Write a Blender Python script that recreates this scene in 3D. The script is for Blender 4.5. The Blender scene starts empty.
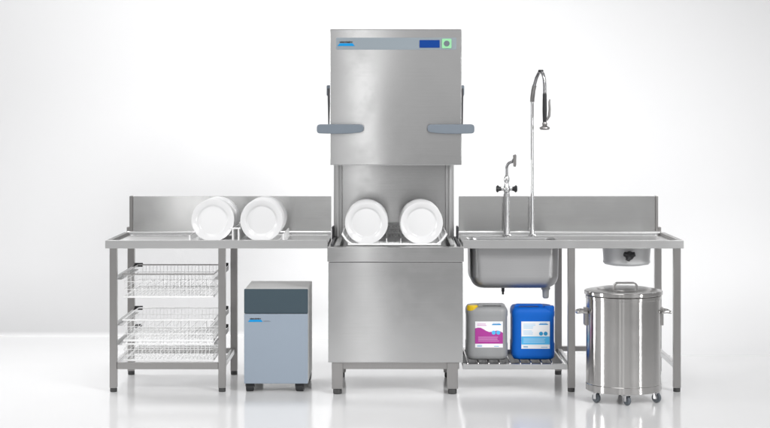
import bpy, bmesh, math, random
from mathutils import Vector, Matrix
random.seed(7)
PI = math.pi
scn = bpy.context.scene
COL = scn.collection

# ------------------------------------------------------------------ materials
def new_mat(name):
    m = bpy.data.materials.new(name)
    m.use_nodes = True
    return m, m.node_tree, m.node_tree.nodes['Principled BSDF']

def N(nt, t, **kw):
    n = nt.nodes.new(t)
    for k, v in kw.items():
        setattr(n, k, v)
    return n

def plain(name, col, rough=0.5, metal=0.0, spec=0.5, var=0.04, scale=30.0, bump=0.0, coat=0.0, emit=0.0):
    """colour with a little procedural variation in tone and gloss"""
    m, nt, b = new_mat(name)
    b.inputs['Metallic'].default_value = metal
    b.inputs['Specular IOR Level'].default_value = spec
    b.inputs['Coat Weight'].default_value = coat
    tc = N(nt, 'ShaderNodeTexCoord')
    no = N(nt, 'ShaderNodeTexNoise')
    no.inputs['Scale'].default_value = scale
    no.inputs['Detail'].default_value = 4
    nt.links.new(tc.outputs['Object'], no.inputs['Vector'])
    mx = N(nt, 'ShaderNodeMix', data_type='RGBA')
    mx.inputs[6].default_value = [c * (1 - var) for c in col] + [1]
    mx.inputs[7].default_value = [min(1, c * (1 + var)) for c in col] + [1]
    nt.links.new(no.outputs['Fac'], mx.inputs[0])
    nt.links.new(mx.outputs[2], b.inputs['Base Color'])
    mr = N(nt, 'ShaderNodeMapRange')
    mr.inputs['To Min'].default_value = max(0.02, rough - 0.05)
    mr.inputs['To Max'].default_value = rough + 0.05
    nt.links.new(no.outputs['Fac'], mr.inputs['Value'])
    nt.links.new(mr.outputs['Result'], b.inputs['Roughness'])
    if bump:
        bp = N(nt, 'ShaderNodeBump')
        bp.inputs['Strength'].default_value = bump
        bp.inputs['Distance'].default_value = 0.002
        nt.links.new(no.outputs['Fac'], bp.inputs['Height'])
        nt.links.new(bp.outputs['Normal'], b.inputs['Normal'])
    if emit:
        b.inputs['Emission Color'].default_value = list(col) + [1]
        b.inputs['Emission Strength'].default_value = emit
    return m

def steel(name, col=(0.60, 0.60, 0.595), rough=0.3, aniso=0.75, brush='H', warp=0.25, streak=0.05, warp_scale=1.3):
    """brushed stainless steel: stretched noise for the grain, slow bump for the sheet's waviness.
    UV u runs along the brush direction; highlights spread across it."""
    m, nt, b = new_mat(name)
    b.inputs['Metallic'].default_value = 1.0
    tc = N(nt, 'ShaderNodeTexCoord')
    mp = N(nt, 'ShaderNodeMapping')
    mp.inputs['Scale'].default_value = (1.2, 1.2, 160) if brush == 'H' else (160, 160, 1.2)
    nt.links.new(tc.outputs['Object'], mp.inputs['Vector'])
    no = N(nt, 'ShaderNodeTexNoise')
    no.inputs['Scale'].default_value = 2.2
    no.inputs['Detail'].default_value = 5
    nt.links.new(mp.outputs['Vector'], no.inputs['Vector'])
    lo = N(nt, 'ShaderNodeTexNoise')
    lo.inputs['Scale'].default_value = warp_scale
    lo.inputs['Detail'].default_value = 1.0
    nt.links.new(tc.outputs['Object'], lo.inputs['Vector'])
    mx = N(nt, 'ShaderNodeMix', data_type='RGBA')
    mx.inputs[6].default_value = [c * (1 - streak) for c in col] + [1]
    mx.inputs[7].default_value = [min(1, c * (1 + streak)) for c in col] + [1]
    nt.links.new(no.outputs['Fac'], mx.inputs[0])
    nt.links.new(mx.outputs[2], b.inputs['Base Color'])
    mr = N(nt, 'ShaderNodeMapRange')
    mr.inputs['To Min'].default_value = rough - 0.03
    mr.inputs['To Max'].default_value = rough + 0.03
    nt.links.new(no.outputs['Fac'], mr.inputs['Value'])
    sm = N(nt, 'ShaderNodeTexNoise'); sm.inputs['Scale'].default_value = 5.5; sm.inputs['Detail'].default_value = 6; sm.inputs['Roughness'].default_value = 0.65
    nt.links.new(tc.outputs['Object'], sm.inputs['Vector'])
    sr_ = N(nt, 'ShaderNodeMapRange'); sr_.inputs['From Min'].default_value = 0.42; sr_.inputs['From Max'].default_value = 0.75
    sr_.inputs['To Min'].default_value = 0.0; sr_.inputs['To Max'].default_value = 0.055
    nt.links.new(sm.outputs['Fac'], sr_.inputs['Value'])
    ad = N(nt, 'ShaderNodeMath', operation='ADD')
    nt.links.new(mr.outputs['Result'], ad.inputs[0]); nt.links.new(sr_.outputs['Result'], ad.inputs[1])
    nt.links.new(ad.outputs[0], b.inputs['Roughness'])
    b.inputs['Anisotropic'].default_value = aniso
    tg = N(nt, 'ShaderNodeTangent', direction_type='UV_MAP')
    tg.uv_map = 'UVMap'
    nt.links.new(tg.outputs['Tangent'], b.inputs['Tangent'])
    b.inputs['Anisotropic Rotation'].default_value = 0.25 if brush == 'H' else 0.0
    if warp:
        bp = N(nt, 'ShaderNodeBump')
        bp.inputs['Strength'].default_value = warp
        bp.inputs['Distance'].default_value = 0.02
        nt.links.new(lo.outputs['Fac'], bp.inputs['Height'])
        nt.links.new(bp.outputs['Normal'], b.inputs['Normal'])
    return m

M = {}
M['steel'] = steel('brushed_steel', col=(0.57, 0.57, 0.57), rough=0.14, aniso=0.92, warp=0.24, streak=0.04)
M['steel_top'] = steel('brushed_steel_top', col=(0.60, 0.60, 0.60), rough=0.30, aniso=0.5, warp=0.15)
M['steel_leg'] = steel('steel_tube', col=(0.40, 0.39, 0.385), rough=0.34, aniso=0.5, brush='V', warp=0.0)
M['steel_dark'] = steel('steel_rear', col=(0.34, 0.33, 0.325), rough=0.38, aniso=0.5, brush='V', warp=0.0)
M['steel_basin'] = steel('pressed_steel', col=(0.45, 0.45, 0.455), rough=0.42, aniso=0.4, warp=0.1)
M['steel_post'] = steel('column_steel', col=(0.58, 0.58, 0.58), rough=0.34, aniso=0.5, brush='V', warp=0.0)
M['steel_bin'] = steel('turned_steel', col=(0.52, 0.51, 0.50), rough=0.165, aniso=0.88, warp=0.0, streak=0.03)
M['shelf_shade'] = plain('shelf_shade_steel', (0.16, 0.16, 0.16), rough=0.55, metal=0.7)  # dark matt colour standing in for the shadow below the canisters
M['steel_upstand'] = steel('brushed_steel_upstand', col=(0.70, 0.70, 0.695), rough=0.15, aniso=0.92, warp=0.08, streak=0.03)
M['steel_rim'] = steel('steel_side_rim', col=(0.22, 0.215, 0.21), rough=0.4, aniso=0.4, brush='V', warp=0.0)
M['chrome_dark'] = plain('dark_chrome', (0.42, 0.42, 0.43), rough=0.2, metal=1.0)  # chrome with a darker base colour so the spout shows against the backdrop
M['chrome'] = plain('chrome', (0.84, 0.84, 0.85), rough=0.12, metal=1.0, var=0.02)
M['grip'] = plain('slate_grip', (0.165, 0.195, 0.23), rough=0.5, var=0.05)
M['grip_dark'] = plain('arm_dark', (0.05, 0.05, 0.055), rough=0.5)
M['black'] = plain('black_plastic', (0.018, 0.018, 0.02), rough=0.45)
M['foot'] = plain('foot_plastic', (0.05, 0.05, 0.05), rough=0.5)
M['panel'] = plain('control_film', (0.265, 0.305, 0.335), rough=0.4, spec=0.3, var=0.02)
M['cyan'] = plain('cyan_print', (0.003, 0.27, 0.62), rough=0.4, spec=0.3)
M['ink'] = plain('dark_print', (0.03, 0.03, 0.03), rough=0.5)
M['screen'] = plain('blue_screen', (0.003, 0.045, 0.24), rough=0.3, spec=0.2, emit=0.08)
M['green'] = plain('green_button', (0.28, 0.62, 0.34), rough=0.35, emit=0.10)
M['button'] = plain('button_centre', (0.14, 0.16, 0.19), rough=0.4)
M['china'] = plain('white_china', (0.79, 0.79, 0.795), rough=0.16, var=0.01, scale=6, coat=0.3)
M['wire'] = plain('white_coated_wire', (0.90, 0.90, 0.90), rough=0.35, var=0.02)
M['wire_grey'] = plain('plated_wire', (0.66, 0.66, 0.66), rough=0.28, metal=0.6, var=0.03)
M['soft_blue'] = plain('blue_grey_panel', (0.275, 0.325, 0.388), rough=0.5, var=0.015, scale=60, bump=0.05)
M['soft_dark'] = plain('slate_panel', (0.046, 0.072, 0.090), rough=0.5, spec=0.35, var=0.03, scale=60, bump=0.05)
M['soft_grey'] = plain('grey_housing', (0.72, 0.72, 0.71), rough=0.5, var=0.02, scale=60)
M['can_grey'] = plain('grey_polythene', (0.30, 0.305, 0.31), rough=0.42, var=0.05, scale=25, bump=0.15)
M['can_blue'] = plain('blue_polythene', (0.002, 0.118, 0.53), rough=0.5, spec=0.25, var=0.06, scale=25, bump=0.15)
M['yellow'] = plain('yellow_cap', (0.82, 0.56, 0.01), rough=0.4)
M['paper'] = plain('label_paper', (0.86, 0.86, 0.88), rough=0.45, var=0.015)
M['magenta'] = plain('magenta_print', (0.40, 0.035, 0.29), rough=0.45)
M['pink'] = plain('pink_print', (0.62, 0.30, 0.55), rough=0.45)
M['sky'] = plain('light_blue_print', (0.08, 0.46, 0.82), rough=0.45)
M['pale'] = plain('pale_blue_print', (0.40, 0.66, 0.88), rough=0.45)
M['teal'] = plain('teal_print', (0.02, 0.30, 0.58), rough=0.45)
M['wheel'] = plain('grey_rubber', (0.10, 0.115, 0.13), rough=0.45)
M['bowl'] = plain('pale_grey_bowl', (0.66, 0.665, 0.67), rough=0.4, var=0.02)
M['clear'] = plain('grey_hose', (0.42, 0.42, 0.41), rough=0.35)

def floor_material():
    m, nt, b = new_mat('glossy_white_floor')
    tc = N(nt, 'ShaderNodeTexCoord')
    no = N(nt, 'ShaderNodeTexNoise'); no.inputs['Scale'].default_value = 1.4; no.inputs['Detail'].default_value = 4
    nt.links.new(tc.outputs['Object'], no.inputs['Vector'])
    mx = N(nt, 'ShaderNodeMix', data_type='RGBA')
    mx.inputs[6].default_value = (0.84, 0.84, 0.845, 1); mx.inputs[7].default_value = (0.86, 0.86, 0.865, 1)
    nt.links.new(no.outputs['Fac'], mx.inputs[0]); nt.links.new(mx.outputs[2], b.inputs['Base Color'])
    mr = N(nt, 'ShaderNodeMapRange'); mr.inputs['To Min'].default_value = 0.10; mr.inputs['To Max'].default_value = 0.16
    nt.links.new(no.outputs['Fac'], mr.inputs['Value']); nt.links.new(mr.outputs['Result'], b.inputs['Roughness'])
    b.inputs['Specular IOR Level'].default_value = 0.22
    return m
M['floor'] = floor_material()
M['backdrop'] = plain('matt_white_backdrop', (0.86, 0.86, 0.865), rough=0.75, var=0.008, scale=0.6, spec=0.2)

# ------------------------------------------------------------------ mesh building
class MB:
    def __init__(self):
        self.bm = bmesh.new()
    def _merge(self, tmp):
        me = bpy.data.meshes.new('tmp'); tmp.to_mesh(me); tmp.free()
        self.bm.from_mesh(me); bpy.data.meshes.remove(me)
        return self
    def box(self, x0, x1, y0, y1, z0, z1, bevel=0.0, seg=2, mat=None):
        t = bmesh.new()
        bmesh.ops.create_cube(t, size=1.0)
        for v in t.verts:
            v.co = Vector(((x0 + x1) / 2 + v.co.x * (x1 - x0), (y0 + y1) / 2 + v.co.y * (y1 - y0), (z0 + z1) / 2 + v.co.z * (z1 - z0)))
        if bevel:
            bmesh.ops.bevel(t, geom=t.edges[:], offset=bevel, segments=seg, profile=0.6, affect='EDGES')
        if mat is not None:
            bmesh.ops.transform(t, matrix=mat, verts=t.verts[:])
        return self._merge(t)
    def tube(self, pts, r, n=8, closed=False, caps=True):
        pts = [Vector(p) for p in pts]
        rs = r if isinstance(r, (list, tuple)) else [r] * len(pts)
        bm = self.bm; rings = []; k = len(pts); up = None
        for i, p in enumerate(pts):
            if closed:
                d = pts[(i + 1) % k] - pts[i - 1]
            else:
                d = pts[min(i + 1, k - 1)] - pts[max(i - 1, 0)]
            if d.length < 1e-9:
                d = Vector((0, 0, 1))
            d.normalize()
            if up is None:
                up = Vector((0, 0, 1)) if abs(d.z) < 0.9 else Vector((1, 0, 0))
            a = up - d * up.dot(d)
            if a.length < 1e-6:
                a = d.orthogonal()
            a.normalize(); b = d.cross(a); up = a
            rings.append([bm.verts.new(p + (a * math.cos(2 * PI * j / n) + b * math.sin(2 * PI * j / n)) * rs[i]) for j in range(n)])
        for i in range(k if closed else k - 1):
            A, B = rings[i], rings[(i + 1) % k]
            for j in range(n):
                bm.faces.new((A[j], A[(j + 1) % n], B[(j + 1) % n], B[j]))
        if caps and not closed:
            bm.faces.new(rings[0][::-1]); bm.faces.new(rings[-1])
        return self
    def lathe(self, prof, c=(0, 0, 0), axis='Z', n=32):
        """prof: (radius, height) pairs; radius 0 ends close the surface"""
        bm = self.bm; c = Vector(c); rings = []
        def P(r, h, a):
            u, v = r * math.cos(a), r * math.sin(a)
            return c + (Vector((u, v, h)) if axis == 'Z' else Vector((u, -h, v)) if axis == 'Y' else Vector((h, u, v)))
        for r, h in prof:
            rings.append([bm.verts.new(P(0, h, 0))] if r < 1e-7 else [bm.verts.new(P(r, h, 2 * PI * j / n)) for j in range(n)])
        for A, B in zip(rings, rings[1:]):
            for j in range(n):
                k = (j + 1) % n
                if len(A) == 1 and len(B) == 1: continue
                if len(A) == 1: bm.faces.new((A[0], B[k], B[j]))
                elif len(B) == 1: bm.faces.new((A[j], A[k], B[0]))
                else: bm.faces.new((A[j], A[k], B[k], B[j]))
        return self
    def prism(self, outline, y0, y1, bevel=0.0):
        """outline in X,Z extruded along Y"""
        t = bmesh.new()
        f = t.faces.new([t.verts.new((x, y0, z)) for x, z in outline])
        r = bmesh.ops.extrude_face_region(t, geom=[f])
        for v in r['geom']:
            if isinstance(v, bmesh.types.BMVert): v.co.y = y1
        if bevel:
            bmesh.ops.bevel(t, geom=t.edges[:], offset=bevel, segments=2, profile=0.6, affect='EDGES')
        return self._merge(t)
    def loft(self, loops, cap0=True, cap1=True):
        bm = self.bm
        rings = [[bm.verts.new(p) for p in L] for L in loops]
        n = len(rings[0])
        for A, B in zip(rings, rings[1:]):
            for j in range(n):
                bm.faces.new((A[j], A[(j + 1) % n], B[(j + 1) % n], B[j]))
        if cap0: bm.faces.new(rings[0][::-1])
        if cap1: bm.faces.new(rings[-1])
        return self
    def build(self, name, mat, parent=None, smooth=40, root=None):
        bm = self.bm
        bmesh.ops.recalc_face_normals(bm, faces=bm.faces[:])
        off = Vector((0, 0, 0))
        p = parent
        while p is not None:
            off += p.location; p = p.parent
        if root is not None: off = Vector(root)
        uv = bm.loops.layers.uv.new('UVMap')
        for f in bm.faces:
            n = f.normal; ax = max(range(3), key=lambda i: abs(n[i]))
            for l in f.loops:
                co = l.vert.co
                l[uv].uv = (co.y, co.z) if ax == 0 else (co.x, co.z) if ax == 1 else (co.x, co.y)
        for v in bm.verts: v.co -= off
        me = bpy.data.meshes.new(name); bm.to_mesh(me); bm.free()
        me.materials.append(M[mat])
        for p in me.polygons: p.use_smooth = True
        me.set_sharp_from_angle(angle=math.radians(smooth))
        o = bpy.data.objects.new(name, me); COL.objects.link(o)
        if mat != 'wire':
            wn = o.modifiers.new('weighted_normals', 'WEIGHTED_NORMAL'); wn.keep_sharp = True; wn.weight = 80
        if parent is not None: o.parent = parent
        elif root is not None: o.location = off
        return o

def thing(name, label, cat, loc, group=None):
    o = bpy.data.objects.new(name, None); COL.objects.link(o)
    o.empty_display_size = 0.1; o.location = loc
    o['label'] = label; o['category'] = cat
    if group: o['group'] = group
    return o
def tag(o, label, cat, group=None):
    o['label'] = label; o['category'] = cat
    if group: o['group'] = group
    return o
def rrect(cx, cy, w, d, r, z, n=6):
    r = min(r, w / 2 - 1e-4, d / 2 - 1e-4); out = []
    for qx, qy, a0 in ((1, 1, 0), (-1, 1, 90), (-1, -1, 180), (1, -1, 270)):
        for i in range(n + 1):
            a = math.radians(a0 + 90 * i / n)
            out.append((cx + qx * (w / 2 - r) + r * math.cos(a), cy + qy * (d / 2 - r) + r * math.sin(a), z))
    return out
def rrect_xz(x0, x1, z0, z1, r, n=5):
    cx, cz = (x0 + x1) / 2, (z0 + z1) / 2
    return [(p[0], p[1]) for p in rrect(cx, cz, x1 - x0, z1 - z0, r, 0, n)]
def copy_tree(o, parent=None):
    c = o.copy(); COL.objects.link(c)
    if parent is not None: c.parent = parent
    for ch in list(o.children): copy_tree(ch, c)
    return c
def text_mesh(body, size, x, y, z, name, mat, parent, ext=0.0004, bold=0.0):
    cu = bpy.data.curves.new('txt', 'FONT'); cu.body = body; cu.size = size; cu.extrude = ext; cu.offset = bold
    cu.align_x = 'CENTER'; cu.align_y = 'CENTER'
    to = bpy.data.objects.new('txt', cu); COL.objects.link(to)
    bpy.context.view_layer.update()
    me = bpy.data.meshes.new_from_object(to.evaluated_get(bpy.context.evaluated_depsgraph_get()))
    bpy.data.objects.remove(to); bpy.data.curves.remove(cu)
    me.name = name; me.materials.clear(); me.materials.append(M[mat])
    me.transform(Matrix.Rotation(PI / 2, 4, 'X'))
    off = Vector((0, 0, 0)); p = parent
    while p is not None: off += p.location; p = p.parent
    me.transform(Matrix.Translation(Vector((x, y, z)) - off))
    o = bpy.data.objects.new(name, me); COL.objects.link(o); o.parent = parent
    return o

# ------------------------------------------------------------------ setting: floor and curved backdrop
def cove_r(x):
    t = min(1, max(0, (x + 1.2) / 3.0)); t = t * t * (3 - 2 * t)
    return 0.03 + 0.95 * t
WALL_Y = 2.45
xs = [-16, -8, -4] + [-3 + 0.25 * i for i in range(29)] + [6, 10, 16]
b = MB(); prev = None
for x in xs:
    a = b.bm.verts.new((x, -22, 0)); e = b.bm.verts.new((x, WALL_Y - cove_r(x), 0))
    if prev: b.bm.faces.new((prev[0], a, e, prev[1]))
    prev = (a, e)
fl = b.build('floor', 'floor'); fl['kind'] = 'structure'
b = MB(); prev = None
for x in xs:
    r = cove_r(x); row = []
    for i in range(15):
        a = PI / 2 * i / 14
        row.append(b.bm.verts.new((x, WALL_Y - r + r * math.sin(a), r - r * math.cos(a))))
    row.append(b.bm.verts.new((x, WALL_Y, 3))); row.append(b.bm.verts.new((x, WALL_Y, 9)))
    if prev:
        for j in range(len(row) - 1): b.bm.faces.new((prev[j], row[j], row[j + 1], prev[j + 1]))
    prev = row
bd = b.build('backdrop', 'backdrop', smooth=60); bd['kind'] = 'structure'

# ------------------------------------------------------------------ tables
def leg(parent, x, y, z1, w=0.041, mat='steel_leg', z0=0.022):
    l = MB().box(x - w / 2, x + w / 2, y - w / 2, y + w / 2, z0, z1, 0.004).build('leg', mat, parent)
    MB().lathe([(0, 0), (0.019, 0), (0.0205, 0.004), (0.0205, 0.02), (0.0165, 0.024), (0.0165, 0.03), (0, 0.03)], (x, y, 0), n=20).build('foot', 'foot', l)
    return l
ZR, ZS, ZB = 0.859, 0.838, 0.812     # rim top, sheet, rim bottom
LX, LR, RX, RR = -1.61, -0.352, 0.412, 1.662
YB = 0.675                            # front of the upstand

# --- left: dish table
dt = thing('dish_table', 'open stainless steel table with upstand holding plate rows, wire baskets sliding beneath it', 'table', (-0.98, 0.35, 0))
tb = MB()
tb.box(LX, LR, 0, 0.028, ZB, ZR, 0.004)
tb.box(LR - 0.02, LR, 0.0285, YB - 0.002, ZB + 0.002, ZS + 0.004, 0.002)
tb.box(LX + 0.031, LR - 0.0205, 0.029, YB - 0.003, ZS - 0.006, ZS, 0.0)
tb.build('tabletop', 'steel_top', dt)
MB().box(LX, LX + 0.03, 0.0285, YB - 0.002, ZB + 0.002, ZR - 0.001, 0.004).build('side_rim', 'steel_rim', dt)
MB().box(LX + 0.032, LX + 0.052, YB + 0.004, YB + 0.052, ZS + 0.022, 1.077, 0.003).build('upstand_return', 'steel_dark', dt)
ub = MB()
ub.prism([(LX + 0.0525, ZS + 0.001), (LR - 0.003, ZS + 0.001), (LR - 0.003, 1.075), (LX + 0.0525, 1.075)], YB + 0.012, YB + 0.05, 0.003)
ub.build('upstand', 'steel_upstand', dt)
MB().tube([(LX + 0.02, YB + 0.0, ZS + 0.016), (LR - 0.004, YB + 0.0, ZS + 0.016)], 0.011, 12).build('upstand_fold', 'steel_top', dt)
MB().box(LX + 0.016, LX + 0.0335, YB + 0.002, YB + 0.055, ZS - 0.02, ZR + 0.03, 0.003).build('upstand_end', 'steel_dark', dt)
for x in (-1.566, -0.951):
    leg(dt, x, 0.028, ZB + 0.001)
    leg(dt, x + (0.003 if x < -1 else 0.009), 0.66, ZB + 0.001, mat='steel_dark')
MB().box(-1.545, -0.972, 0.012, 0.044, 0.128, 0.165, 0.004).build('cross_bar', 'steel_leg', dt)
MB().box(-1.545, -0.964, 0.645, 0.675, 0.128, 0.160, 0.004).build('cross_bar', 'steel_leg', dt)
for x in (-1.566, -0.947):
    MB().box(x - 0.012, x + 0.012, 0.049, 0.639, 0.130, 0.160, 0.003).build('side_bar', 'steel_top', dt)
for zc in (0.662, 0.402, 0.292):
    for sx, x in ((1, -1.545), (-1, -0.972)):
        r = MB()
        r.box(x, x + sx * 0.003, 0.02, 0.655, zc - 0.028, zc, 0.0)
        r.box(min(x + sx * 0.0035, x + sx * 0.028), max(x + sx * 0.0035, x + sx * 0.028), 0.02, 0.655, zc - 0.028, zc - 0.025, 0.0)
        ro = r.build('slide_rail', 'steel_top', dt)
        MB().box(min(x + sx * 0.004, x + sx * 0.052), max(x + sx * 0.004, x + sx * 0.052), 0.650, 0.668, zc - 0.012, zc + 0.012, 0.003).build('rail_stop', 'black', ro)
MB().prism([(-0.952, 0.8115), (-0.89, 0.8115), (-0.905, 0.775), (-0.94, 0.770)], 0.50, 0.56, 0.004).build('hanging_bracket', 'grip_dark', dt)

# --- wire baskets in the dish table
def basket(label, z0, z1, mat_rim):
    t = thing('wire_basket', label, 'basket', (-1.258, 0.33, z0), 'wire baskets under the dish table')
    x0, x1, y0, y1 = -1.512, -1.004, 0.035, 0.64
    rim = MB(); rim.tube([(x0 - 0.004, y0, z1), (x1 + 0.004, y0, z1), (x1 + 0.004, y1, z1), (x0 - 0.004, y1, z1)], 0.0042, 8, closed=True)
    rim.build('rim', mat_rim, t)
    MB().tube([(x0, y0 + 0.012, z0 + 0.004), (x1, y0 + 0.012, z0 + 0.004), (x1, y1 - 0.012, z0 + 0.004), (x0, y1 - 0.012, z0 + 0.004)], 0.0058, 8, closed=True).build('base_frame', 'wire', t)
    w = MB()
    nx, ny = 24, 12
    for i in range(1, nx):
        x = x0 + (x1 - x0) * i / nx
        w.tube([(x, y0, z1), (x, y0 + 0.012, z0), (x, y1 - 0.012, z0), (x, y1, z1)], 0.0014, 5)
    for j in range(1, ny):
        y = y0 + (y1 - y0) * j / ny
        w.tube([(x0 - 0.004, y, z1), (x0, y, z0 - 0.002), (x1, y, z0 - 0.002), (x1 + 0.004, y, z1)], 0.0014, 5)
    for k in (0.35, 0.68):
        z = z0 + (z1 - z0) * k
        w.tube([(x0, y0 + 0.006, z), (x1, y0 + 0.006, z), (x1, y1 - 0.006, z), (x0, y1 - 0.006, z)], 0.0017, 6, closed=True)
    w.build('wire_mesh', 'wire', t)
    # bent dividers standing in the basket
    d = MB()
    for i in range(9):
        x = x0 + 0.045 + i * 0.052
        d.tube([(x, 0.07, z0 + 0.002), (x, 0.09, z0 + 0.048), (x, 0.60, z0 + 0.048), (x, 0.62, z0 + 0.002)], 0.0018, 6)
    d.build('divider', 'wire', t)
basket('white wire basket with grey rim in top runners of dish table', 0.53, 0.664, 'steel_leg')
basket('white wire basket in the middle runners, between the top and bottom baskets', 0.282, 0.404, 'wire')
basket('lowest white wire basket, just above the bottom bar of the dish table', 0.170, 0.268, 'wire')

# --- right: sink table
st = thing('sink_table', 'stainless steel sink table with deep basin, upstand and lower shelf, right of dishwasher', 'sink table', (1.04, 0.35, 0))
tb = MB()
tb.box(RX, RR, 0, 0.028, ZB, ZR, 0.004)
tb.box(RX, RX + 0.02, 0.0285, YB - 0.002, ZB + 0.002, ZS + 0.004, 0.002)
SX0, SX1, SY0, SY1 = 0.458, 0.970, 0.10, 0.52       # basin opening
gx = [RX + 0.0205, SX0, SX1, RR - 0.031]; gy = [0.029, SY0, SY1, YB - 0.003]
for z, flip in ((ZS, 0), (ZS - 0.005, 1)):
    for i in range(3):
        for j in range(3):
            if i == 1 and j == 1: continue
            tb.bm.faces.new([tb.bm.verts.new(p) for p in ((gx[i], gy[j], z), (gx[i + 1], gy[j], z), (gx[i + 1], gy[j + 1], z), (gx[i], gy[j + 1], z))])
tb.build('tabletop', 'steel_top', st)
MB().box(RR - 0.03, RR, 0.0285, YB - 0.002, ZB + 0.002, ZR - 0.001, 0.004).build('side_rim', 'steel_leg', st)
MB().box(RR - 0.055, RR - 0.038, YB + 0.004, YB + 0.052, ZS + 0.022, 1.077, 0.003).build('upstand_return', 'steel_leg', st)
MB().prism([(RX + 0.003, ZS + 0.001), (RR - 0.0555, ZS + 0.001), (RR - 0.0555, 1.075), (RX + 0.003, 1.075)], YB + 0.012, YB + 0.05, 0.003).build('upstand', 'steel_upstand', st)
MB().tube([(RX + 0.004, YB, ZS + 0.016), (RR - 0.026, YB, ZS + 0.016)], 0.011, 12).build('upstand_fold', 'steel_top', st)
MB().box(RR - 0.0395, RR - 0.02, YB + 0.002, YB + 0.055, ZS - 0.02, ZR + 0.03, 0.003).build('upstand_end', 'steel_dark', st)
cx, cy, sw, sd = (SX0 + SX1) / 2, (SY0 + SY1) / 2, SX1 - SX0, SY1 - SY0
def basin_loops(g, zb):
    L = [rrect(cx, cy, sw + 0.012, sd + 0.012, 0.05, ZS + 0.0015), rrect(cx, cy, sw - 2 * g, sd - 2 * g, 0.06, ZS - 0.006 - g)]
    L.append(rrect(cx, cy, sw - 0.006 - 2 * g, sd - 0.006 - 2 * g, 0.065, zb + 0.07))
    for i in range(1, 9):
        a = PI / 2 * i / 8; r = 0.07
        ins = r * (1 - math.cos(a))
        L.append(rrect(cx, cy, sw - 0.006 - 2 * g - 2 * ins, sd - 0.006 - 2 * g - 2 * ins, max(0.07 - ins * 0.5, 0.03), zb + 0.07 - r * math.sin(a)))
    return L
bs = MB()
bs.loft(basin_loops(0.0, 0.572), cap0=False); bs.loft(basin_loops(0.003, 0.576), cap0=False)
bso = bs.build('sink_basin', 'steel_basin', st, smooth=50)
MB().lathe([(0.009, 0.0), (0.009, -0.028), (0.006, -0.03), (0.006, -0.045), (0, -0.045)], (0.655, 0.25, 0.572), n=16).build('drain_pipe', 'black', bso)
MB().lathe([(0.025, 0.0), (0.027, -0.012), (0.02, -0.02), (0.018, -0.06), (0.012, -0.066), (0, -0.066)], (0.90, 0.22, 0.574), n=20).build('overflow_valve', 'clear', bso)
MB().lathe([(0, 0.0), (0.03, 0.0), (0.036, 0.003), (0.036, 0.0005)], (0.72, 0.31, 0.577), n=24).build('plug', 'chrome', bso)
leg(st, 1.027, 0.028, ZB + 0.001); leg(st, 1.625, 0.028, ZB + 0.001)
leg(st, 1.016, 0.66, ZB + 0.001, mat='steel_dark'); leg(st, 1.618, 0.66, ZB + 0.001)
MB().box(1.037, 1.597, 0.645, 0.672, 0.142, 0.172, 0.003).build('cross_bar', 'steel_dark', st)
MB().box(1.61, 1.634, 0.049, 0.639, 0.130, 0.160, 0.003).build('side_bar', 'steel_top', st)
MB().box(1.012, 1.036, 0.049, 0.639, 0.130, 0.158, 0.003).build('side_bar', 'steel_top', st)
# lower shelf of rods
sho = MB().box(0.412, 1.005, 0.006, 0.036, 0.128, 0.158, 0.003).build('shelf_bar', 'steel_top', st)
MB().box(0.412, 0.995, 0.60, 0.63, 0.128, 0.158, 0.003).build('shelf_bar', 'steel_top', st)
MB().box(0.414, 0.999, 0.037, 0.599, 0.132, 0.1345, 0.0).build('shelf_shade_sheet', 'shelf_shade', st)  # added sheet below the rods; its dark colour paints the canisters' shade
for i in range(10):
    x = 0.440 + i * 0.0597
    sr = MB()
    sr.tube([(x, 0.012, 0.150), (x, 0.016, 0.162), (x, 0.028, 0.1655), (x, 0.60, 0.1655), (x, 0.615, 0.162), (x, 0.62, 0.150)], 0.0045, 8)
    sr.build('shelf_rod', 'steel_leg', st)
# waste bowl with its wing knob
bw = MB().lathe([(0, 0.80), (0.142, 0.80), (0.142, 0.806), (0.139, 0.79), (0.134, 0.725), (0.136, 0.720), (0.136, 0.712), (0.128, 0.702), (0.09, 0.694), (0, 0.690)], (1.376, 0.28, 0), n=48).build('waste_bowl', 'bowl', st)
kb = MB()
kb.lathe([(0, 0.0), (0.012, 0.0), (0.012, 0.018), (0.024, 0.022), (0.026, 0.034), (0.022, 0.042), (0, 0.043)], (1.37, 0.149, 0.762), axis='Y', n=20)
for a in (20, 160, 250):
    c, s = math.cos(math.radians(a)), math.sin(math.radians(a))
    kb.tube([(1.37 + c * 0.01, 0.118, 0.762 + s * 0.01), (1.37 + c * 0.033, 0.112, 0.762 + s * 0.028)], [0.016, 0.013], 12)
kb.build('knob', 'black', bw)

# ------------------------------------------------------------------ dishwasher
MX0, MX1 = -0.347, 0.409; MC = (MX0 + MX1) / 2; MF = -0.09
dw = thing('hood_dishwasher', 'tall stainless steel dishwasher with raised hood and blue display, between two tables', 'dishwasher', (MC, 0.3, 0))
bo = MB().box(MX0 + 0.004, MX1 - 0.004, MF + 0.012, 0.64, 0.180, 0.742, 0.006).build('body', 'steel', dw)
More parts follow.
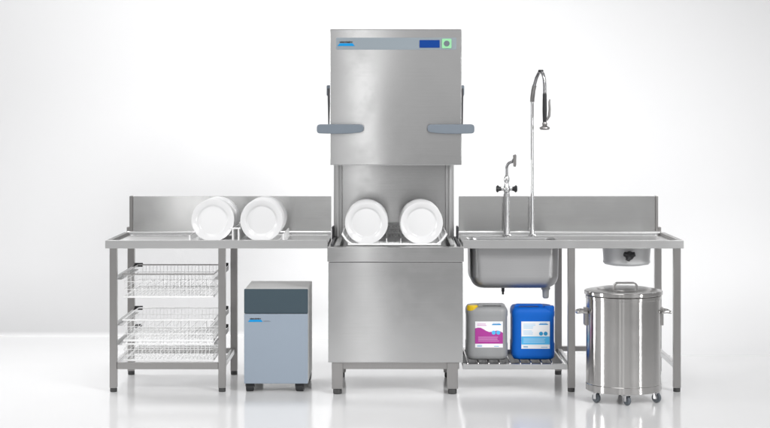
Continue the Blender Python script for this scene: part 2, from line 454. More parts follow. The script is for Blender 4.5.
# front panel of the body, a separate folded sheet
MB().box(MX0 + 0.001, MX1 - 0.001, MF - 0.005, MF + 0.011, 0.182, 0.7425, 0.003, seg=3).build('front_panel', 'steel', bo)
dk = MB()
dk.box(MX0 - 0.004, MX1 + 0.004, MF - 0.007, MF + 0.05, 0.744, 0.828, 0.005)
dk.box(MX0 - 0.004, MX0 + 0.05, MF + 0.0505, 0.64, 0.744, 0.827, 0.005)
dk.box(MX1 - 0.05, MX1 + 0.004, MF + 0.0505, 0.64, 0.744, 0.827, 0.005)
dk.box(MX0 + 0.0505, MX1 - 0.0505, 0.60, 0.64, 0.744, 0.827, 0.005)
dk.box(MX0 + 0.0505, MX1 - 0.0505, MF + 0.0505, 0.5995, 0.770, 0.792, 0.0)
dko = dk.build('wash_deck', 'steel', dw)
for x in (MX0 + 0.012, MX1 - 0.028):
    MB().box(x, x + 0.016, MF + 0.07, 0.55, 0.8275, 0.842, 0.003).build('hood_seal', 'grip_dark', dko)
for x in (MX0 + 0.018, MX1 - 0.018 - 0.07):
    gd = MB().box(x + 0.02, x + 0.045, MF + 0.08, 0.58, 0.8275, 0.836, 0.002)
    gd.build('rack_guide', 'steel_top', dko)
fr = MB()
fr.box(MX0 + 0.02, MX1 - 0.02, MF + 0.03, 0.60, 0.140, 0.179, 0.003)
fr.build('base_frame', 'steel_leg', dw)
for x, y in ((MX0 + 0.052, MF + 0.045), (MX1 - 0.058, MF + 0.045), (MX0 + 0.052, 0.56), (MX1 - 0.058, 0.56)):
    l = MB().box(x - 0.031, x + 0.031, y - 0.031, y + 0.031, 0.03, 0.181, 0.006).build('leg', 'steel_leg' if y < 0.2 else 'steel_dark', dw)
    MB().lathe([(0, 0), (0.022, 0), (0.025, 0.004), (0.025, 0.024), (0.02, 0.031), (0, 0.031)], (x, y, 0), n=20).build('foot', 'foot', l)
# back: rear panel between two columns
MB().box(-0.285, 0.331, 0.60, 0.64, 0.828, 2.0, 0.0).build('rear_panel', 'steel', dw)
for x0 in (-0.338, 0.332):
    c = MB()
    c.box(x0, x0 + 0.052, 0.575, 0.645, 0.828, 2.0, 0.006)
    co = c.build('column', 'steel_post', dw)
    s = MB()
    s.box(x0 + 0.018, x0 + 0.034, 0.566, 0.5745, 0.84, 1.9, 0.003)
    s.build('guide_strip', 'steel_top', co)
for sx, x in ((1, MX0 + 0.002), (-1, MX1 - 0.002)):
    MB().box(min(x, x + sx * 0.012), max(x, x + sx * 0.012), 0.46, 0.574, 0.83, 0.905, 0.004).build('side_latch', 'grip_dark', dw)
# hood: open-bottomed box with rounded edges
HX0, HX1 = -0.336, 0.401
HZ0, HZ1 = 1.287, 2.047
hd = MB()
def hood_loop(g, z, r): return rrect((HX0 + HX1) / 2, (MF + 0.56) / 2, HX1 - HX0 - 2 * g, 0.56 - MF - 2 * g, r, z, 5)
hd.loft([hood_loop(0.014, HZ0 + 0.03, 0.004), hood_loop(0.014, HZ0, 0.004), hood_loop(0.002, HZ0 - 0.001, 0.004), hood_loop(0, HZ0 + 0.004, 0.005),
         hood_loop(0, HZ1 - 0.005, 0.005), hood_loop(0.0015, HZ1 - 0.001, 0.004), hood_loop(0.006, HZ1, 0.004)], cap0=False)
ho = hd.build('hood', 'steel', dw, smooth=30)
hi = MB(); hi.loft([hood_loop(0.014, HZ0 + 0.001, 0.012), hood_loop(0.014, HZ1 - 0.02, 0.012)], cap0=False)
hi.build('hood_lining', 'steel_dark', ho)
cp = MB().prism(rrect_xz(-0.302, 0.372, 1.932, 1.999, 0.006), MF - 0.004, MF + 0.001, 0.001).build('control_panel', 'panel', dw)
YF = MF - 0.0045
def emblem(parent, x0, x1, z0, z1, yf):
    e = MB().prism([(x0, z0), (x1, z0), (x1 - (z1 - z0) * 0.40, z0 + (z1 - z0) * 0.50), (x0 + (z1 - z0) * 0.40, z0 + (z1 - z0) * 0.50)], yf - 0.001, yf).build('emblem', 'cyan', parent)
    text_mesh('winterhalter', (x1 - x0) * 0.148, (x0 + x1) / 2, yf - 0.0006, z0 + (z1 - z0) * 0.72, 'lettering', 'ink', e, bold=0.0006)
    return e
emblem(cp, -0.294, -0.197, 1.952, 1.983, YF)
sc_ = MB().prism(rrect_xz(0.165, 0.278, 1.9425, 1.9855, 0.002), YF - 0.0015, YF).build('display', 'screen', cp)
bt = MB().prism(rrect_xz(0.290, 0.344, 1.939, 1.993, 0.005), YF - 0.004, YF, 0.001).build('start_button', 'green', cp)
MB().lathe([(0, 0.0), (0.016, 0.0), (0.016, 0.002), (0.015, 0.003), (0, 0.003)], (0.317, YF - 0.004, 1.966), axis='Y', n=24).build('button_face', 'button', bt)
# hood handle: an arm with pivot each side, ending in a moulded grip that reaches round the front
for s in (-1, 1):
    X = lambda d: MC + s * d     # outward distance from the machine's centre line
    hb = MB()
    out = [(0.176, 1.50), (0.181, 1.510), (0.192, 1.514), (0.42, 1.5155), (0.432, 1.511), (0.436, 1.50), (0.436, 1.478), (0.432, 1.468), (0.422, 1.464), (0.33, 1.4625), (0.25, 1.464), (0.195, 1.470), (0.180, 1.477), (0.176, 1.487)]
    ol = [(X(d), z) for d, z in out]
    hb.prism(ol if s > 0 else ol[::-1], MF - 0.125, MF - 0.075, 0.006)
    ho_ = hb.build('grip', 'grip', dw)
    st_ = MB()
    st_.box(min(X(0.374), X(0.425)), max(X(0.374), X(0.425)), MF - 0.076, MF + 0.02, 1.470, 1.506, 0.006)
    st_.build('grip_return', 'grip', ho_)
    ar = MB()
    th = 0.018
    x0, x1 = X(0.371), X(0.371 + th)
    A = [(MF - 0.005, 1.505), (MF + 0.02, 1.505), (0.135, 1.735), (0.10, 1.735)]
    vs0 = [ar.bm.verts.new((x0, y, z)) for y, z in A]
    vs1 = [ar.bm.verts.new((X(0.371 + (th if k > 1 else 0.006)), y, z)) for k, (y, z) in enumerate(A)]
    ar.bm.faces.new(vs0); ar.bm.faces.new(vs1[::-1])
    for k in range(4): ar.bm.faces.new((vs0[k], vs0[(k + 1) % 4], vs1[(k + 1) % 4], vs1[k]))
    aro = ar.build('handle_arm', 'grip_dark', dw)
    MB().box(min(X(0.370), X(0.393)), max(X(0.370), X(0.393)), 0.085, 0.145, 1.675, 1.737, 0.007).build('pivot_cover', 'grip', aro)

# ------------------------------------------------------------------ plates and racks
def plate_mesh():
    R = 0.1215
    b = MB()
    front = [(0, 0.002), (0.077, 0.0025), (0.082, 0.004), (0.087, 0.009), (0.091, 0.0125), (0.106, 0.0185), (R - 0.002, 0.0235), (R, 0.0225),
             (R - 0.001, 0.020), (0.107, 0.0145), (0.092, 0.0085), (0.085, 0.000), (0.070, -0.0015), (0.067, -0.0015), (0.066, 0.0005), (0, 0.0005)]
    b.lathe(front, (0, 0, 0), axis='Y', n=56)
    return b.build('plate', 'china', smooth=50)
proto = plate_mesh()
ORD = ['Front', 'Second', 'Third', 'Fourth', 'Fifth', 'Sixth', 'Seventh', 'Eighth', 'Ninth', 'Tenth', 'Eleventh', 'Twelfth', 'Thirteenth', 'Fourteenth']
rows = [(-1.017, 0.158, 0.962, 13, 'left plate row on dish table', 'plates standing on the dish table'),
        (-0.737, 0.158, 0.962, 13, 'right plate row on dish table', 'plates standing on the dish table'),
        (-0.135, 0.10, 0.953, 9, 'left plate row under raised hood', 'plates standing in the dishwasher'),
        (0.178, 0.10, 0.953, 9, 'right plate row under raised hood', 'plates standing in the dishwasher')]
first = True
for rx, ry, rz, n, where, grp in rows:
    for i in range(n):
        p = proto if first else proto.copy()
        if not first: COL.objects.link(p)
        first = False
        p.location = (rx + random.uniform(-.0015, .0015), ry + 0.0335 * i, rz + random.uniform(-.001, .001))
        p.rotation_euler = (math.radians(-7 + random.uniform(-.7, .7)), random.uniform(0, 6), math.radians(random.uniform(-1, 1)))
        word = ORD[i].lower()
        lab = ('foremost white plate, seen full face, of the ' if i == 0 else 'rearmost white plate of the ' if i == n - 1 else f'white plate, {word} from the front, of the ') + where
        tag(p, lab, 'plate', grp)

def rack_base(t, x0, x1, y0, y1, z0, r=0.0042):
    MB().tube([(x0, y0, z0 + 0.005), (x1, y0, z0 + 0.005), (x1, y1, z0 + 0.005), (x0, y1, z0 + 0.005)], r, 8, closed=True).build('base_frame', 'wire', t)
    w = MB()
    for i in range(1, 12):
        x = x0 + (x1 - x0) * i / 12
        w.tube([(x, y0, z0 + 0.005), (x, y1, z0 + 0.005)], 0.0022, 6)
    for j in range(1, 14):
        y = y0 + (y1 - y0) * j / 14
        w.tube([(x0, y, z0 + 0.0055), (x1, y, z0 + 0.0055)], 0.0022, 6)
    w.build('wire_grid', 'wire', t)
def peg_fence(t, x, y0, y1, z0, h, top=True, r=0.003, n=14, name='peg_fence'):
    """a row of upright wires joined along their tops"""
    f = MB()
    for j in range(n):
        y = y0 + (y1 - y0) * j / (n - 1)
        f.tube([(x, y, z0 + 0.006), (x, y, z0 + h)], r if 0 < j < n - 1 else r * 1.5, 6)
    f.tube([(x, y0, z0 + h), (x, y1, z0 + h)], r, 6)
    f.build(name, 'wire', t)
# rack on the dish table
x0, x1, y0, y1, z0 = -1.155, -0.600, 0.125, 0.640, 0.8385
t = thing('plate_rack', 'low white wire rack holding two plate rows on the dish table', 'dish rack', ((x0 + x1) / 2, (y0 + y1) / 2, z0), 'wire racks holding plates')
rack_base(t, x0, x1, y0, y1, z0)
for x, h in ((-1.148, 0.038), (-0.901, 0.076), (-0.868, 0.076), (-0.612, 0.045)):
    peg_fence(t, x, y0 + 0.004, y1, z0, h, r=0.003)
for y in (y0 + 0.004, y1):
    MB().tube([(-0.913, y, z0 + 0.079), (-0.856, y, z0 + 0.079)], 0.0048, 8).build('cross_wire', 'wire', t)
# rack in the dishwasher: low front, flared sides, latticed back
x0, x1, y0, y1, z0, h, fl_ = -0.235, 0.285, 0.02, 0.56, 0.829, 0.062, 0.034
t = thing('plate_rack', 'white wire rack with flared sides in the open dishwasher', 'dish rack', ((x0 + x1) / 2, (y0 + y1) / 2, z0), 'wire racks holding plates')
rack_base(t, x0, x1, y0, y1, z0, 0.006)
for sx, x in ((-1, x0), (1, x1)):
    f = MB()
    f.tube([(x - sx * 0.02, y0, z0 + 0.005), (x + sx * 0.012, y0, z0 + 0.03), (x + sx * fl_, y0, z0 + h), (x + sx * fl_, y1, z0 + h), (x, y1, z0 + 0.005)], 0.0055, 8)
    for j in range(1, 12):
        y = y0 + (y1 - y0) * j / 12
        f.tube([(x, y, z0 + 0.005), (x + sx * fl_, y, z0 + h)], 0.0024, 6)
    f.tube([(x + sx * 0.012, y0 + 0.002, z0 + 0.032), (x + sx * 0.012, y1, z0 + 0.032)], 0.0028, 6)
    f.build('side_wall', 'wire', t)
f = MB()
for k, zz in enumerate((0.03, 0.058, 0.082)):
    f.tube([(x0 - fl_ * 0.5, y1, z0 + zz), (x1 + fl_ * 0.5, y1, z0 + zz)], 0.008 if k < 2 else 0.010, 8)
for i in range(27):
    x = x0 + (x1 - x0) * i / 26
    f.tube([(x, y1, z0 + 0.005), (x, y1, z0 + 0.082)], 0.0074, 6)
f.build('back_wall', 'wire', t)
for x in (-0.02, 0.062):
    peg_fence(t, x, y0 + 0.10, y1 - 0.02, z0, 0.03, r=0.0026)

# ------------------------------------------------------------------ taps
tp = thing('mixer_tap', 'chrome mixer tap with two black cross knobs and a short curved spout', 'tap', (0.700, 0.59, ZS))
x, y = 0.700, 0.59
MB().lathe([(0, 0), (0.028, 0), (0.028, 0.006), (0.021, 0.012), (0.0185, 0.04), (0.0165, 0.06), (0.0165, 0.235), (0.0195, 0.245), (0.0195, 0.262), (0, 0.262)], (x, y, ZS + 0.001), n=28).build('column', 'chrome', tp)
MB().lathe([(0, 0.262), (0.016, 0.262), (0.021, 0.275), (0.021, 0.295), (0.014, 0.312), (0.013, 0.325), (0.018, 0.332), (0.018, 0.352), (0.013, 0.362), (0.009, 0.37), (0, 0.37)], (x, y, ZS + 0.001), n=28).build('valve_body', 'chrome', tp)
for s in (-1, 1):
    k = MB().tube([(x + s * 0.012, y, ZS + 0.286), (x + s * 0.032, y, ZS + 0.286)], 0.012, 16).build('valve_stem', 'chrome', tp)
    kk = MB().lathe([(0, 0.030), (0.010, 0.030), (0.012, 0.034), (0.016, 0.052), (0.018, 0.058), (0.016, 0.063), (0, 0.064)] if s > 0 else
               [(0, -0.030), (0.010, -0.030), (0.012, -0.034), (0.016, -0.052), (0.018, -0.058), (0.016, -0.063), (0, -0.064)], (x, y, ZS + 0.286), axis='X', n=24)
    for a in range(4):
        c, sn = math.cos(a * PI / 2 + 0.6), math.sin(a * PI / 2 + 0.6)
        kk.tube([(x + s * 0.048, y + c * 0.010, ZS + 0.286 + sn * 0.010), (x + s * 0.056, y + c * 0.023, ZS + 0.286 + sn * 0.023)], [0.007, 0.005], 8)
    kk.build('knob', 'black', k)
sp = [(x, y, ZS + 0.36), (x, y, ZS + 0.41)]
for i in range(7):
    a = PI - PI / 2 * i / 6
    sp.append((x + 0.032 + 0.032 * math.cos(a), y - 0.02 * i / 6, ZS + 0.41 + 0.038 * math.sin(a)))
sp += [(x + 0.040, y - 0.03, ZS + 0.462), (x + 0.046, y - 0.035, ZS + 0.466)]
MB().tube(sp, 0.0092, 14).build('spout', 'chrome_dark', tp)
MB().tube([(x + 0.044, y - 0.034, ZS + 0.492), (x + 0.0455, y - 0.034, ZS + 0.488), (x + 0.046, y - 0.034, ZS + 0.43), (x + 0.044, y - 0.034, ZS + 0.42)], [0.007, 0.0105, 0.009, 0.0075], 14).build('spout_end', 'steel_dark', tp)

pr = thing('spray_tap', 'tall chrome riser with hanging black handled spray gun over the sink', 'spray tap', (0.853, 0.59, ZS))
x = 0.853
MB().lathe([(0, 0), (0.024, 0), (0.024, 0.006), (0.016, 0.012), (0.012, 0.06), (0.0105, 0.08), (0.0105, 0.82), (0, 0.82)], (x, y, ZS + 0.001), n=24).build('riser', 'chrome', pr)
hp = [(x, y, ZS + 0.80), (x + 0.001, y, ZS + 0.87)]
cz = 1.56 + 0.16
hose = [(x, y, 1.655), (x + 0.004, y - 0.01, 1.70), (x + 0.012, y - 0.03, 1.75), (x + 0.022, y - 0.05, 1.79), (x + 0.034, y - 0.07, 1.818), (x + 0.046, y - 0.09, 1.825), (x + 0.056, y - 0.10, 1.81), (x + 0.063, y - 0.108, 1.78), (x + 0.065, y - 0.11, 1.74), (x + 0.065, y - 0.11, 1.69)]
MB().tube(hose, 0.0105, 14).build('hose_arch', 'chrome_dark', pr)
sl = MB()
sl.tube([(x, y, 1.645), (x + 0.001, y, 1.665), (x + 0.006, y - 0.014, 1.715), (x + 0.011, y - 0.027, 1.742)], 0.0135, 14)
sl.build('spring_sleeve', 'steel_leg', pr)
MB().lathe([(0, 0.004), (0.013, 0.004), (0.016, 0), (0.016, -0.012), (0, -0.012)], (x + 0.044, y - 0.088, 1.832), n=16).build('hanger_clip', 'black', pr)
gx_, gy_ = x + 0.065, y - 0.11
gnn = MB().lathe([(0, 1.695), (0.011, 1.695), (0.012, 1.688), (0.012, 1.665), (0.0125, 1.66), (0.0135, 1.60), (0.0125, 1.56), (0.011, 1.525), (0, 1.525)], (gx_, gy_, 0), n=20).build('spray_handle', 'black', pr)
MB().lathe([(0, 1.525), (0.012, 1.525), (0.016, 1.515), (0.013, 1.505), (0.018, 1.50), (0.030, 1.494), (0.031, 1.486), (0.024, 1.479), (0, 1.478)], (gx_, gy_, 0), n=24).build('spray_head', 'steel_dark', pr)
MB().tube([(gx_ + 0.012, gy_, 1.535), (gx_ + 0.026, gy_, 1.56), (gx_ + 0.030, gy_, 1.60), (gx_ + 0.028, gy_, 1.645), (gx_ + 0.031, gy_, 1.66)], [0.006, 0.008, 0.007, 0.006, 0.004], 10).build('lever', 'steel_dark', pr)

# ------------------------------------------------------------------ casters
def caster(parent, x, y, r, z_top, turn, wheel_mat, fork_mat, w=0.022, hooded=False):
    """fork as the part, wheel as its sub-part"""
    c, s = math.cos(turn), math.sin(turn)
    f = MB()
    T = Matrix.Translation((x, y, 0)) @ Matrix.Rotation(turn, 4, 'Z')
    f.box(-0.018, 0.018, -0.018, 0.018, z_top - 0.004, z_top, 0.0, mat=T)
    f.box(-0.014, r * 0.8, -w * (0.5 if hooded else 0.75), w * (0.5 if hooded else 0.75), 1.72 * r + 0.006, z_top - 0.004, 0.003, mat=T)
    for sy in () if hooded else (-1, 1):
        f.box(0.0, r * 0.75, sy * w * 0.76 - 0.0015, sy * w * 0.76 + 0.0015, r * 0.8, 1.80 * r + 0.006, 0.001, mat=T)
    if hooded:
        f.box(-0.012, r * 1.1, -w * 0.56, w * 0.56, r * 1.05, 1.9 * r + 0.006, 0.006, mat=T)
    fo = f.build('caster', fork_mat, parent)
    wh = MB()
    wh.lathe([(0, -w / 2), (r * 0.45, -w / 2), (r * 0.5, -w / 2 + 0.002), (r * 0.88, -w / 2 + 0.001), (r, -w / 2 + 0.005), (r, w / 2 - 0.005), (r * 0.88, w / 2 - 0.001), (r * 0.5, w / 2 - 0.002), (r * 0.45, w / 2), (0, w / 2)], axis='Y', n=24)
    bmesh.ops.transform(wh.bm, matrix=T @ Matrix.Translation((r * 0.36, 0, r)), verts=wh.bm.verts[:])
    wo = wh.build('wheel', wheel_mat, fo)
    return fo

# ------------------------------------------------------------------ water softener cabinet
SXa, SXb, SYa, SYb = -0.823, -0.462, -0.005, 0.475
ws = thing('water_softener', 'small blue grey cabinet on black casters with dark slate top band under dish table', 'cabinet', ((SXa + SXb) / 2, 0.23, 0))
MB().box(SXa, SXb, SYa + 0.012, SYb, 0.052, 0.583, 0.006, seg=3).build('housing', 'soft_grey', ws)
fp = MB().box(SXa - 0.001, SXb - 0.001, SYa - 0.004, SYa + 0.0115, 0.050, 0.444, 0.005, seg=3).build('front_panel', 'soft_blue', ws)
MB().box(SXa - 0.001, SXb - 0.001, SYa - 0.004, SYa + 0.0115, 0.446, 0.584, 0.005, seg=3).build('top_band', 'soft_dark', ws)
emblem(fp, -0.802, -0.718, 0.399, 0.424, SYa - 0.0042)
b = MB(); b.box(-0.714, -0.672, SYa - 0.0046, SYa - 0.0041, 0.4005, 0.4025); b.box(-0.714, -0.680, SYa - 0.0046, SYa - 0.0041, 0.4045, 0.4065); b.build('small_print', 'grip', fp)
for x, y in ((SXa + 0.03, 0.035), (SXb - 0.05, 0.035), (SXa + 0.05, 0.42), (SXb - 0.03, 0.42)):
    caster(ws, x, y, 0.0235, 0.053, math.radians(100 if x < -0.65 else 78), 'black', 'black', w=0.046, hooded=True)

# ------------------------------------------------------------------ canisters
def canister(name, label, x0, x1, y0, y1, z0, z1, mat, cap_mat, cap_left):
    t = thing(name, label, 'canister', ((x0 + x1) / 2, (y0 + y1) / 2, z0))
    cx, cy, w, d = (x0 + x1) / 2, (y0 + y1) / 2, x1 - x0, y1 - y0
    L = []
    zt = z1 - 0.016
    for g, z, r in ((0.03, z0, 0.03), (0.012, z0 + 0.004, 0.036), (0.004, z0 + 0.013, 0.04), (0.0, z0 + 0.03, 0.042), (0.0, z0 + 0.09, 0.042), (0.0025, z0 + 0.10, 0.042), (0.0025, zt - 0.06, 0.042),
                    (0.0, zt - 0.05, 0.042), (0.0, zt - 0.028, 0.042), (0.004, zt - 0.014, 0.04), (0.012, zt - 0.004, 0.036), (0.03, zt, 0.03)):
        L.append(rrect(cx, cy, w - 2 * g, d - 2 * g, r, z, 6))
    MB().loft(L).build('body', mat, t, smooth=50)
    s = 1 if cap_left else -1
    e = x0 if cap_left else x1
    # moulded grip across the top
    h = MB()
    h.prism([(e + s * 0.064, zt - 0.003), (e + s * 0.066, zt + 0.010), (e + s * 0.074, z1 - 0.001), (e + s * (w - 0.03), z1 - 0.001), (e + s * (w - 0.016), zt + 0.009), (e + s * (w - 0.012), zt - 0.010),
             (e + s * (w - 0.034), zt - 0.006), (e + s * (w - 0.04), zt + 0.004), (e + s * 0.094, zt + 0.004), (e + s * 0.088, zt - 0.003)][::s], cy - 0.075, cy - 0.035, 0.004)
    h.build('carry_handle', mat, t)
    c = MB(); cxp = e + s * 0.034
    pr_ = [(0, 0), (0.029, 0), (0.030, 0.003), (0.030, 0.026), (0.027, 0.030), (0, 0.030)]
    c.lathe(pr_, (cxp, y0 + 0.034, zt - 0.022), n=28)
    for i in range(28):
        a = 2 * PI * i / 28
        c.tube([(cxp + 0.030 * math.cos(a), y0 + 0.034 + 0.030 * math.sin(a), zt - 0.020), (cxp + 0.030 * math.cos(a), y0 + 0.034 + 0.030 * math.sin(a), zt + 0.002)], 0.0017, 5)
    c.build('cap', cap_mat, t)
    return t
CY0 = 0.065
cg = canister('chemical_canister', 'grey plastic canister with yellow cap and magenta label on the lower shelf', 0.437, 0.672, CY0, 0.30, 0.1702, 0.490, 'can_grey', 'yellow', True)
cb = canister('chemical_canister', 'bright blue plastic canister with white and light blue label on the lower shelf', 0.697, 0.941, CY0 + 0.01, 0.31, 0.1702, 0.486, 'can_blue', 'can_blue', False)
def strip_rows(b, x0, x1, z0, z1, n, y, h=0.5, ragged=0.3):
    st_ = (z1 - z0) / n
    for i in range(n):
        b.box(x0, x1 - random.uniform(0, ragged) * (x1 - x0), y - 0.0003, y, z0 + st_ * i, z0 + st_ * i + st_ * h)
def label_grey(t):
    y = CY0 + 0.0015
    x0, x1, z0, z1 = 0.484, 0.642, 0.244, 0.392
    L = MB().box(x0, x1, y - 0.002, y + 0.004, z0, z1, 0.0005).build('label', 'paper', t)
    yf = y - 0.0021
    o = [(x0, z0 + 0.022), (x1, z0 + 0.022), (x1, 0.332)]
    for i in range(11):
        f = i / 10; xx = x1 - (x1 - x0) * f
        o.append((xx, 0.328 + 0.026 * f + 0.008 * math.sin(f * 9.5)))
    MB().prism(o, yf - 0.0004, yf).build('colour_field', 'magenta', L)
    b = MB(); strip_rows(b, x0 + 0.018, x1 - 0.02, z0 + 0.036, z0 + 0.066, 4, yf - 0.0006, 0.4, 0.1); b.build('small_print', 'pink', L)
    b = MB(); strip_rows(b, x0 + 0.012, x0 + 0.07, 0.368, 0.384, 2, yf - 0.0002, 0.45); b.build('heading', 'pink', L)
    b = MB()
    for xx in (x1 - 0.052, x1 - 0.026): b.lathe([(0, 0), (0.0115, 0), (0.0115, 0.0004), (0, 0.0004)], (xx, yf - 0.0006, 0.329), axis='Y', n=20)
    b.build('round_mark', 'sky', L)
    e = MB().prism([(x1 - 0.064, 0.372), (x1 - 0.008, 0.372), (x1 - 0.014, 0.378), (x1 - 0.058, 0.378)], yf - 0.0003, yf).build('emblem', 'cyan', L)
    text_mesh('winterhalter', 0.0085, x1 - 0.036, yf - 0.0003, 0.3815, 'lettering', 'teal', e)
    b = MB(); strip_rows(b, x0 + 0.012, x0 + 0.04, z0 + 0.006, z0 + 0.016, 2, yf - 0.0002, 0.5); strip_rows(b, x1 - 0.05, x1 - 0.012, z0 + 0.006, z0 + 0.012, 1, yf - 0.0002, 0.5); b.build('footer_print', 'teal', L)
def label_blue(t):
    y = CY0 + 0.0115
    x0, x1, z0, z1 = 0.748, 0.910, 0.236, 0.391
    L = MB().box(x0, x1, y - 0.002, y + 0.004, z0, z1, 0.0005).build('label', 'paper', t)
    yf = y - 0.0021
    MB().box(x0 + 0.0005, x1 - 0.0005, yf - 0.0004, yf, z0 + 0.024, 0.306).build('colour_field', 'sky', L)
    b = MB(); strip_rows(b, x0 + 0.012, x1 - 0.02, z0 + 0.034, z0 + 0.064, 4, yf - 0.0006, 0.4, 0.1); b.build('small_print', 'pale', L)
    b = MB(); strip_rows(b, x0 + 0.012, x0 + 0.085, 0.352, 0.382, 4, yf - 0.0002, 0.4); strip_rows(b, x0 + 0.012, x0 + 0.07, 0.318, 0.344, 3, yf - 0.0002, 0.4); b.build('heading', 'pale', L)
    b = MB()
    for xx in (x1 - 0.050, x1 - 0.024): b.lathe([(0, 0), (0.0115, 0), (0.0115, 0.0004), (0, 0.0004)], (xx, yf - 0.0006, 0.322), axis='Y', n=20)
    b.build('round_mark', 'teal', L)
    e = MB().prism([(x1 - 0.064, 0.372), (x1 - 0.008, 0.372), (x1 - 0.014, 0.378), (x1 - 0.058, 0.378)], yf - 0.0003, yf).build('emblem', 'cyan', L)
    text_mesh('winterhalter', 0.0085, x1 - 0.036, yf - 0.0003, 0.3815, 'lettering', 'teal', e)
    b = MB(); strip_rows(b, x0 + 0.012, x0 + 0.04, z0 + 0.007, z0 + 0.017, 2, yf - 0.0002, 0.5); strip_rows(b, x1 - 0.05, x1 - 0.012, z0 + 0.007, z0 + 0.012, 1, yf - 0.0002, 0.5); b.build('footer_print', 'teal', L)
label_grey(cg); label_blue(cb)

# ------------------------------------------------------------------ waste bin
BX, BY, BR = 1.281, -0.27, 0.2075
wb = thing('waste_bin', 'round shiny steel waste bin with lid and side handles on casters', 'bin', (BX, BY, 0))
MB().lathe([(0, 0.062), (BR - 0.004, 0.062), (BR - 0.002, 0.064), (BR - 0.002, 0.098), (BR - 0.0045, 0.101), (BR - 0.004, 0.104), (BR - 0.004, 0.560), (BR - 0.001, 0.563), (BR - 0.001, 0.577), (BR - 0.004, 0.58), (BR - 0.02, 0.58), (BR - 0.02, 0.57), (0, 0.57)], (BX, BY, 0), n=96).build('bucket', 'steel_bin', wb, smooth=25)
ld = MB().lathe([(0, 0.584), (BR + 0.003, 0.584), (BR + 0.006, 0.587), (BR + 0.006, 0.602), (BR + 0.003, 0.606), (BR - 0.012, 0.609), (BR - 0.03, 0.612), (BR - 0.06, 0.614), (BR - 0.065, 0.619), (0.09, 0.622), (0, 0.622)], (BX, BY, 0), n=96).build('lid', 'steel_bin', wb, smooth=25)
lh = MB()
o_ = rrect_xz(BX - 0.065, BX + 0.065, 0.600, 0.657, 0.022)
i_ = rrect_xz(BX - 0.057, BX + 0.057, 0.592, 0.649, 0.016)
for k in range(len(o_)):           # a bent strap: outer and inner outline joined, 40 mm deep
    k2 = (k + 1) % len(o_)
    for yy in (BY - 0.10, BY - 0.06):
        lh.bm.faces.new([lh.bm.verts.new((p[0], yy, p[1])) for p in (o_[k], o_[k2], i_[k2], i_[k])])
    for q in (o_, i_):
        lh.bm.faces.new([lh.bm.verts.new(p) for p in ((q[k][0], BY - 0.10, q[k][1]), (q[k2][0], BY - 0.10, q[k2][1]), (q[k2][0], BY - 0.06, q[k2][1]), (q[k][0], BY - 0.06, q[k][1]))])
bmesh.ops.remove_doubles(lh.bm, verts=lh.bm.verts[:], dist=1e-5)
lh.build('lid_handle', 'steel_bin', ld)
for s in (-1, 1):
    X = lambda d: BX + s * d
    h = MB()
    h.tube([(X(BR - 0.004), BY - 0.045, 0.488), (X(BR + 0.025), BY - 0.045, 0.492), (X(BR + 0.043), BY - 0.04, 0.489), (X(BR + 0.048), BY - 0.02, 0.486), (X(BR + 0.048), BY + 0.02, 0.486), (X(BR + 0.043), BY + 0.04, 0.489), (X(BR + 0.025), BY + 0.045, 0.492), (X(BR - 0.004), BY + 0.045, 0.488)], 0.0085, 10)
    hh = h.build('side_handle', 'steel_bin', wb)
    MB().box(min(X(BR - 0.012), X(BR + 0.009)), max(X(BR - 0.012), X(BR + 0.009)), BY - 0.03, BY + 0.03, 0.415, 0.512, 0.003).build('handle_plate', 'steel_leg', hh)
for a in (205, 268, 335, 90):
    c, s = math.cos(math.radians(a)), math.sin(math.radians(a))
    caster(wb, BX + 0.180 * c, BY + 0.150 * s, 0.027, 0.063, math.radians({205: -50, 268: -62, 335: -40, 90: 70}[a]), 'wheel', 'chrome', w=0.02)

# ------------------------------------------------------------------ camera
cam = bpy.data.cameras.new('camera'); co = bpy.data.objects.new('camera', cam); COL.objects.link(co)
co.location = (0, -9.5, 1.561); co.rotation_euler = (PI / 2, 0, 0)
cam.sensor_fit = 'HORIZONTAL'; cam.sensor_width = 36; cam.lens = 36 * 9.5 * 177 / 770
cam.shift_x = -5 / 770; cam.shift_y = -98 / 770
cam.clip_end = 200
scn.camera = co

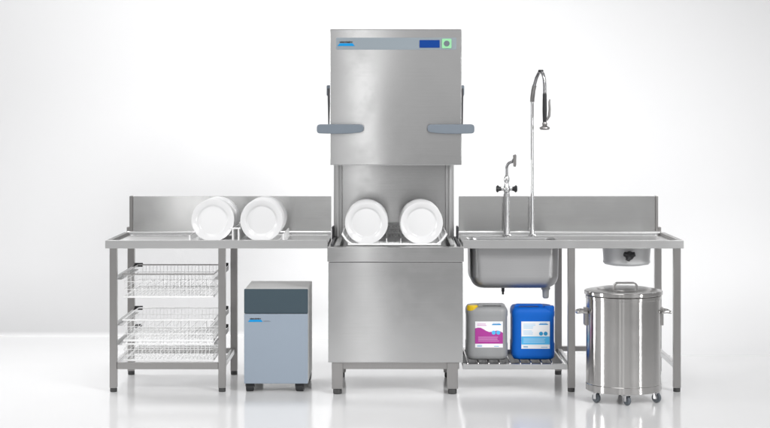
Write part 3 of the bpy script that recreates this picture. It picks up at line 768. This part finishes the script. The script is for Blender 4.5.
# ------------------------------------------------------------------ studio lamps
def area(name, loc, target, sx, sy, power, col=(1, 1, 1), spread=180):
    l = bpy.data.lights.new(name, 'AREA'); l.shape = 'RECTANGLE'; l.size = sx; l.size_y = sy; l.energy = power; l.color = col
    l.spread = math.radians(spread)
    o = bpy.data.objects.new(name, l); COL.objects.link(o); o.location = loc
    d = Vector(target) - Vector(loc)
    o.rotation_euler = d.to_track_quat('-Z', 'Y').to_euler()
    return o
LAMPS = [
    ('front_strip', (-0.33, -12.5, 1.9), (-0.14, 0, 1.2), 0.36, 4.4, 6.4, 180),
    ('key_softbox', (-5.0, -8.0, 5.5), (0.3, 0.3, 0.9), 2.5, 2.5, 18, 48),
    ('fill_softbox', (5.0, -7.0, 5.0), (0.7, 0.3, 0.9), 2.5, 2.5, 48, 50),
    ('floor_lamp', (-3.2, 2.3, 4.8), (-3.0, 0.0, 0), 3.0, 1.5, 84, 90),
    ('low_wall_lamp', (3.2, -0.6, 3.6), (2.7, 2.45, 0.9), 2.5, 1.0, 5, 70),
    ('side_strip', (-2.75, -12.5, 1.8), (-1.2, 0.7, 1.0), 0.6, 4.0, 8, 180),
    ('middle_wall_lamp', (-0.25, -0.8, 5.2), (-0.25, 2.45, 1.1), 3.2, 1.0, 23, 64),
    ('upper_wall_lamp', (-2.6, 1.2, 4.4), (-2.6, 2.45, 2.5), 3.0, 0.5, 5, 80),
    ('left_strip', (-7.0, -2.6, 1.2), (1.3, -0.3, 0.4), 0.9, 3.0, 10, 40),
    ('right_strip', (8.0, -6.9, 1.2), (1.3, -0.3, 0.4), 0.45, 3.0, 5, 40),
    ('overhead_softbox', (-0.4, -2.2, 5.2), (-0.4, -1.6, 0), 3.0, 2.0, 6, 60),
    ('front_softbox', (0, -15.0, 3.5), (0, 0, 1.0), 8, 5, 44, 180),
]
WORLD = 0.365
for n_, loc, tg_, sx_, sy_, p_, sp_ in LAMPS:
    area(n_, loc, tg_, sx_, sy_, p_, spread=sp_)

w = bpy.data.worlds.new('World'); scn.world = w; w.use_nodes = True
bg = w.node_tree.nodes['Background']; bg.inputs['Color'].default_value = (1, 1, 1, 1); bg.inputs['Strength'].default_value = WORLD

scn.render.engine = 'CYCLES'
scn.cycles.use_denoising = True
scn.cycles.max_bounces = 8
scn.view_settings.view_transform = 'Standard'; scn.view_settings.look = 'None'
scn.view_settings.exposure = 0; scn.view_settings.gamma = 1
